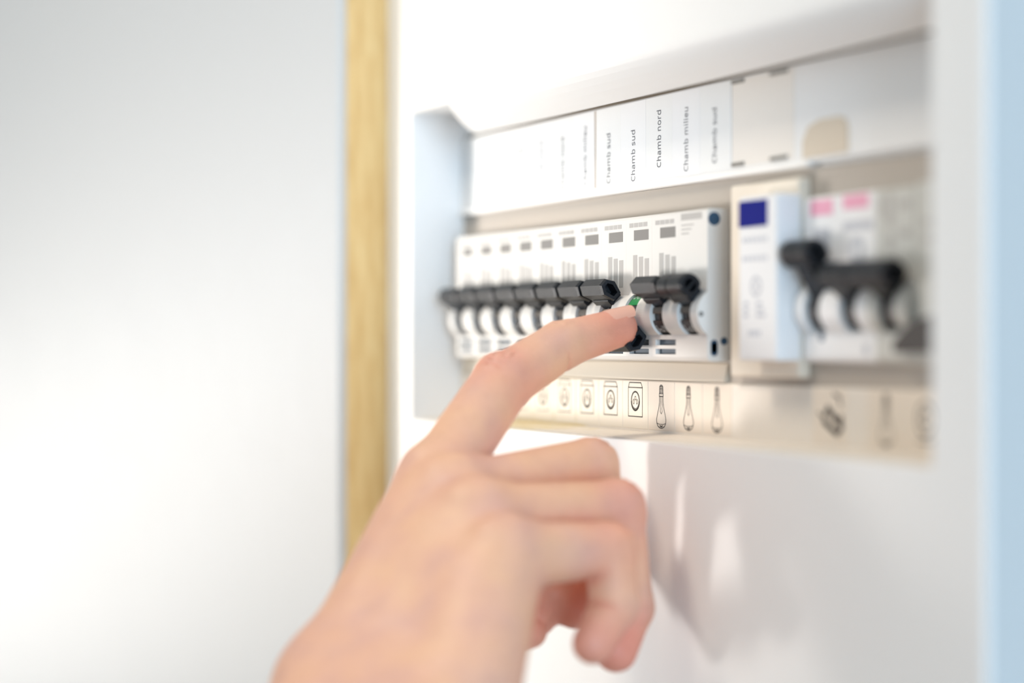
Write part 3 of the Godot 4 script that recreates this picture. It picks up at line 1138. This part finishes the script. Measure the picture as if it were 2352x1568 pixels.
func hand():
	var J := {
		"it": Vector3(-617.6, 4.0, -4.6), "idip": Vector3(-615.0, -1.0, 14.7), "ipip": Vector3(-607.6, -11.9, 36.4), "imcp": Vector3(-589.4, -38.0, 63.2),
		"mmcp": Vector3(-578.2, -41.5, 62.4), "mpip": Vector3(-591.6, -34.6, 15.7), "mdip": Vector3(-589.5, -61.9, 10.4), "mt": Vector3(-588.0, -74.0, 22.7),
		"rmcp": Vector3(-563.5, -46.3, 60.6), "rpip": Vector3(-570.7, -45.2, 17.3), "rdip": Vector3(-571.3, -72.6, 13.4), "rt": Vector3(-565.4, -83.4, 20.2),
		"pmcp": Vector3(-548.6, -54.8, 58.6), "ppip": Vector3(-551.5, -54.7, 28.5), "pdip": Vector3(-547.3, -68.3, 28.9), "pt": Vector3(-544.0, -78.0, 36.6),
		"tc": Vector3(-590.0, -84.5, 62.6), "tm": Vector3(-588.9, -81.2, 37.0),
	}
	var wi := Vector3(-564.4, -87.5, 101.9)
	var wm := Vector3(-553.0, -91.8, 96.3)
	var wr := Vector3(-543.4, -94.0, 90.1)
	var wp := Vector3(-532.8, -94.4, 84.2)
	var fa := Vector3(-487.1, -128.9, 151.2)
	var fb := Vector3(-466.9, -130.9, 128.1)
	# palm and back of the hand
	bone(0, J.imcp, wi, 9.6, 11.2)
	bone(0, J.mmcp, wm, 9.6, 12.0)
	bone(0, J.rmcp, wr, 9.0, 12.0)
	bone(0, J.pmcp, wp, 8.6, 11.5)
	bone(0, J.mmcp + Vector3(-2, -9, 6), wm + Vector3(-2, -8, -6), 8.0, 10.0)
	bone(0, J.rmcp + Vector3(-2, -8, 6), wr + Vector3(-2, -8, -4), 8.0, 10.0)
	bone(0, J.pmcp + Vector3(0, -8, 8), wp + Vector3(1, -8, -6), 7.5, 10.5)
	bone(0, Vector3(-543.6, -65.5, 63.2), Vector3(-531.3, -84.1, 73.3), 6.5, 9.0)
	# forearm
	var along := (fa - wi) * 1.7
	bone(0, wi, wi + along, 11.5, 19.0)
	bone(0, wm, wm + along, 13.0, 20.0)
	bone(0, wr, fb + along * 0.4, 13.0, 21.0)
	bone(0, wp, fb + along * 0.4, 11.0, 20.0)
	# knuckles and the tendons that run back from them
	var back := Vector3(0.38, 0.92, 0.05).normalized()
	for q in [["imcp", wi, 9.6], ["mmcp", wm, 9.6], ["rmcp", wr, 9.0], ["pmcp", wp, 8.6]]:
		var k: Vector3 = J[q[0]] + back * (q[2] - 3.6)
		bone(6, k, k + Vector3(0, 0, 4), 4.2, 3.6)
		bone(6, k, J[q[0]].lerp(q[1], 0.75) + back * (q[2] + 0.9), 3.0, 1.2)
	bone(2, J.ipip + Vector3(0.5, 2.6, 1.0), J.ipip + Vector3(0, 2.8, -1.5), 6.4, 6.2)
	bone(4, J.rpip + Vector3(0, 1.0, 0), J.rpip + Vector3(0, -2, -1.2), 6.8, 6.6)
	# thumb mass under the palm
	bone(1, J.tc, J.tm + Vector3(0.5, 1.0, -1.5), 10.0, 4.6)
	bone(3, Vector3(-591.5, -77.0, 32.0), Vector3(-588.5, -70.0, 28.5), 5.0, 6.2)
	# index
	bone(2, J.imcp, J.ipip, 9.4, 8.6)
	bone(2, J.ipip, J.idip, 8.2, 7.1)
	bone(2, J.idip, J.it, 6.9, 5.7)
	# middle
	bone(3, J.mmcp, J.mpip, 9.0, 7.6)
	bone(3, J.mpip, J.mdip, 7.4, 6.8)
	bone(3, J.mdip, J.mt, 6.8, 5.9)
	# ring
	bone(4, J.rmcp, J.rpip, 8.8, 7.4)
	bone(4, J.rpip, J.rdip, 7.2, 6.6)
	bone(4, J.rdip, J.rt, 6.6, 5.8)
	# little finger
	bone(5, J.pmcp, J.ppip, 8.4, 7.2)
	bone(5, J.ppip, J.pdip, 7.0, 6.4)
	bone(5, J.pdip, J.pt, 6.2, 5.4)
	mottle.seed = 8
	mottle.frequency = 0.045
	mottle.fractal_octaves = 3
	var fold: Vector3 = (J.idip - J.ipip).normalized()
	for s in [-4.6, -2.6, -0.4, 1.6, 4.2]:
		creases.append([J.ipip + Vector3(1.5, 7.5, 2.0) + fold * s, (fold + Vector3(0.18 * sin(s * 3.0), 0, 0)).normalized(), 6.5, 0.55, 0.38])
	for s in [-1.6, 0.4, 2.0]:
		creases.append([J.idip + Vector3(1.0, 6.0, 0.5) + fold * s, fold, 5.0, 0.5, 0.22])
	creases.append([J.idip + Vector3(3.5, -5.5, 1.0), fold, 6.0, 0.7, 0.45])
	creases.append([J.ppip + Vector3(2.0, -7.0, 6.5), Vector3(0.0, -0.75, -0.66), 8.5, 0.9, 0.8])
	creases.append([J.pdip + Vector3(3.0, 0.5, 5.5), Vector3(0.0, -0.95, 0.3), 7.0, 0.8, 0.6])
	for q in ["mpip", "rpip", "ppip"]:
		for s in [-2.4, 0.0, 2.2]:
			creases.append([J[q] + Vector3(2.0, 6.5, -3.0) + Vector3(0, -0.4, -0.9) * s, Vector3(0.15 * s, -0.4, -0.9).normalized(), 5.5, 0.6, 0.28])
	# back of the wrist and the outer edge of the hand
	for s in [0.0, 5.0, 9.0]:
		creases.append([Vector3(-541.5, -62.0, 60.0) + Vector3(4.0, -7.0, 8.0) * s * 0.2, Vector3(0.25, -0.35, 0.9).normalized(), 7.0, 0.8, 0.3])
	var skin := mat(Color(1, 1, 1), 0.46, 0.4)
	skin.vertex_color_use_as_albedo = true
	skin.albedo_texture = noise_tex(31, 0.02, [Color(0.975, 0.955, 0.95), Color(1, 1, 1), Color(1, 0.985, 0.975)])
	skin.heightmap_enabled = true
	skin.heightmap_texture = noise_tex(33, 0.16, [Color.BLACK, Color.WHITE])
	skin.heightmap_scale = 0.012
	tri(skin, Vector3(28, 28, 28), true)
	skin.subsurf_scatter_enabled = false
	skin.subsurf_scatter_strength = 0.05
	var t := thing("hand", "bare right hand with curled fingers, index finger pressing the tripped breaker", "hand", at_mm(-575, -60, 60))
	var m := MeshInstance3D.new()
	m.name = "skin"
	m.mesh = nets(Vector3(-575, -60, 60), 1.4, skin, J)
	t.add_child(m, true)
	# index nail
	var ax: Vector3 = (J.it - J.idip).normalized()
	var dorsal := Vector3(0.12, 0.95, 0.1)
	dorsal = (dorsal - ax * dorsal.dot(ax)).normalized()
	var sd := ax.cross(dorsal)
	var b := MB.new()
	var nu := 10
	var nv := 8
	var grid := []
	for i in nu + 1:
		var row := []
		for j in nv + 1:
			var a := lerpf(-1.0, 1.0, float(i) / nu)
			var s := lerpf(-5.5, 5.4 - absf(a) * absf(a) * 1.6, float(j) / nv)
			var rr := 5.95 - 0.06 * s - (0.35 if s < -4.0 else 0.0) - pow(absf(a), 6.0) * 0.4
			var q := dorsal * cos(a * 0.95) + sd * sin(a * 0.95)
			row.append([J.it + ax * s + q * rr - Vector3(-575, -60, 60), q])
		grid.append(row)
	for i in nu:
		for j in nv:
			var c0 = grid[i][j]
			var c1 = grid[i + 1][j]
			var c2 = grid[i + 1][j + 1]
			var c3 = grid[i][j + 1]
			b.smooth_quad(c0[0], c1[0], c2[0], c3[0], c0[1], c1[1], c2[1], c3[1])
	b.put("fingernail", mat(Color(0.93, 0.70, 0.61), 0.3), t)


func groove(p: Vector3) -> float:
	var g := 0.0
	for c in creases:
		var q: Vector3 = p - c[0]
		var far: float = q.length() / c[2]
		if far < 1.0:
			var a: float = q.dot(c[1]) / c[3]
			g += c[4] * 1.5 * exp(-a * a) * (1.0 - far * far)
	return g


func skin_colour(p: Vector3, J: Dictionary) -> Color:
	var c := Color(0.915, 0.712, 0.60).srgb_to_linear()
	var red := Color(0.91, 0.58, 0.50).srgb_to_linear()
	var k := 0.0
	for q in [["ipip", 10.0, 0.45], ["rpip", 11.0, 0.4], ["ppip", 10.0, 0.45], ["it", 12.0, 0.7], ["mt", 10.0, 0.9], ["rt", 11.0, 0.8], ["pt", 10.0, 0.6], ["tm", 14.0, 0.6]]:
		var d: float = (p - J[q[0]]).length()
		k = maxf(k, q[2] * clampf(1.6 - d / q[1], 0.0, 1.0))
	var tone := mottle.get_noise_3d(p.x, p.y, p.z)
	c = c.lerp(Color(0.86, 0.67, 0.61).srgb_to_linear(), clampf(tone * 1.3, 0.0, 0.6))
	c = c.lerp(Color(0.93, 0.735, 0.59).srgb_to_linear(), clampf(-tone * 1.3, 0.0, 0.6))
	return c.lerp(red, minf(1.0, k + groove(p) * 0.55))


func nets(origin: Vector3, c: float, material: Material, J: Dictionary) -> ArrayMesh:
	var lo := Vector3(1e9, 1e9, 1e9)
	var hi := -lo
	for b in bones:
		for e in [[b[1], b[3]], [b[2], b[4]]]:
			lo = lo.min(e[0] - Vector3.ONE * (e[1] + 4.0))
			hi = hi.max(e[0] + Vector3.ONE * (e[1] + 4.0))
	var q := 4
	var C := c * q
	var nx := int(ceil((hi.x - lo.x) / C))
	var ny := int(ceil((hi.y - lo.y) / C))
	var nz := int(ceil((hi.z - lo.z) / C))
	var NX := nx * q + 1
	var NY := ny * q + 1
	var NZ := nz * q + 1
	var val := PackedFloat32Array()
	val.resize(NX * NY * NZ)
	val.fill(1e9)
	var cell := PackedInt32Array()
	cell.resize(NX * NY * NZ)
	cell.fill(-1)
	var blocks := []
	for iz in nz:
		for iy in ny:
			for ix in nx:
				var m := lo + Vector3(ix + 0.5, iy + 0.5, iz + 0.5) * C
				var dmin := 1e9
				var ds := []
				for b in bones:
					var a: Vector3 = b[1]
					var ab: Vector3 = b[2] - a
					var pa := m - a
					var t := clampf(pa.dot(ab) / ab.length_squared(), 0.0, 1.0)
					var d: float = (pa - ab * t).length() - lerpf(b[3], b[4], t)
					ds.append(d)
					dmin = minf(dmin, d)
				if dmin > C * 0.9 + 4.0 or dmin < -C * 1.2 - 6.0:
					continue
				var list := []
				for i in bones.size():
					if ds[i] < dmin + C * 1.9 + 11.0:
						list.append(bones[i])
				var fm := field(m, list)
				if absf(fm) > C * 1.0:
					continue
				blocks.append([ix, iy, iz, list])
				for kz in q + 1:
					for ky in q + 1:
						for kx in q + 1:
							var id := (ix * q + kx) + NX * ((iy * q + ky) + NY * (iz * q + kz))
							if val[id] > 1e8:
								val[id] = field(lo + Vector3(ix * q + kx, iy * q + ky, iz * q + kz) * c, list)
	var vs := PackedVector3Array()
	var ns := PackedVector3Array()
	var cs := PackedColorArray()
	var corner := [0, 1, NX, NX + 1, NX * NY, NX * NY + 1, NX * NY + NX, NX * NY + NX + 1]
	var pos := [Vector3(0, 0, 0), Vector3(1, 0, 0), Vector3(0, 1, 0), Vector3(1, 1, 0), Vector3(0, 0, 1), Vector3(1, 0, 1), Vector3(0, 1, 1), Vector3(1, 1, 1)]
	var edges := [[0, 1], [2, 3], [4, 5], [6, 7], [0, 2], [1, 3], [4, 6], [5, 7], [0, 4], [1, 5], [2, 6], [3, 7]]
	for bl in blocks:
		for kz in q:
			for ky in q:
				for kx in q:
					var gx: int = bl[0] * q + kx
					var gy: int = bl[1] * q + ky
					var gz: int = bl[2] * q + kz
					var id := gx + NX * (gy + NY * gz)
					var neg := 0
					var w := []
					for k in 8:
						var x := val[id + corner[k]]
						w.append(x)
						if x < 0.0:
							neg += 1
					if neg == 0 or neg == 8:
						continue
					var sum := Vector3()
					var cnt := 0
					for e in edges:
						var a: float = w[e[0]]
						var b: float = w[e[1]]
						if (a < 0.0) != (b < 0.0):
							sum += pos[e[0]].lerp(pos[e[1]], a / (a - b))
							cnt += 1
					var p := lo + (Vector3(gx, gy, gz) + sum / cnt) * c
					var l: Array = bl[3]
					var h := 0.6
					var d0 := Vector3(field(p + Vector3(h, 0, 0), l) - field(p - Vector3(h, 0, 0), l), field(p + Vector3(0, h, 0), l) - field(p - Vector3(0, h, 0), l), field(p + Vector3(0, 0, h), l) - field(p - Vector3(0, 0, h), l)) / (2.0 * h)
					p -= d0.normalized() * clampf(field(p, l), -c * 0.5, c * 0.5)
					var e := 0.15
					var gr := (d0 + Vector3(groove(p + Vector3(e, 0, 0)) - groove(p - Vector3(e, 0, 0)), groove(p + Vector3(0, e, 0)) - groove(p - Vector3(0, e, 0)), groove(p + Vector3(0, 0, e)) - groove(p - Vector3(0, 0, e))) / (2.0 * e)).normalized()
					p -= d0.normalized() * groove(p)
					cell[id] = vs.size()
					vs.append((p - origin) * 0.001)
					ns.append(gr)
					cs.append(skin_colour(p, J))
	var idx := PackedInt32Array()
	var step := [1, NX, NX * NY]
	for bl in blocks:
		for kz in q:
			for ky in q:
				for kx in q:
					var gx: int = bl[0] * q + kx
					var gy: int = bl[1] * q + ky
					var gz: int = bl[2] * q + kz
					if gx == 0 or gy == 0 or gz == 0:
						continue
					var id := gx + NX * (gy + NY * gz)
					var a := val[id]
					for ax in 3:
						var b := val[id + step[ax]]
						if b > 1e8 or a > 1e8 or (a < 0.0) == (b < 0.0):
							continue
						var u: int = step[(ax + 1) % 3]
						var v: int = step[(ax + 2) % 3]
						var c0 := cell[id]
						var c1 := cell[id - u]
						var c2 := cell[id - u - v]
						var c3 := cell[id - v]
						if c0 < 0 or c1 < 0 or c2 < 0 or c3 < 0:
							continue
						if a < 0.0:
							idx.append_array(PackedInt32Array([c0, c2, c1, c0, c3, c2]))
						else:
							idx.append_array(PackedInt32Array([c0, c1, c2, c0, c2, c3]))
	var arr := []
	arr.resize(Mesh.ARRAY_MAX)
	arr[Mesh.ARRAY_VERTEX] = vs
	arr[Mesh.ARRAY_NORMAL] = ns
	arr[Mesh.ARRAY_COLOR] = cs
	arr[Mesh.ARRAY_INDEX] = idx
	var am := ArrayMesh.new()
	am.add_surface_from_arrays(Mesh.PRIMITIVE_TRIANGLES, arr)
	am.surface_set_material(0, material)
	return am
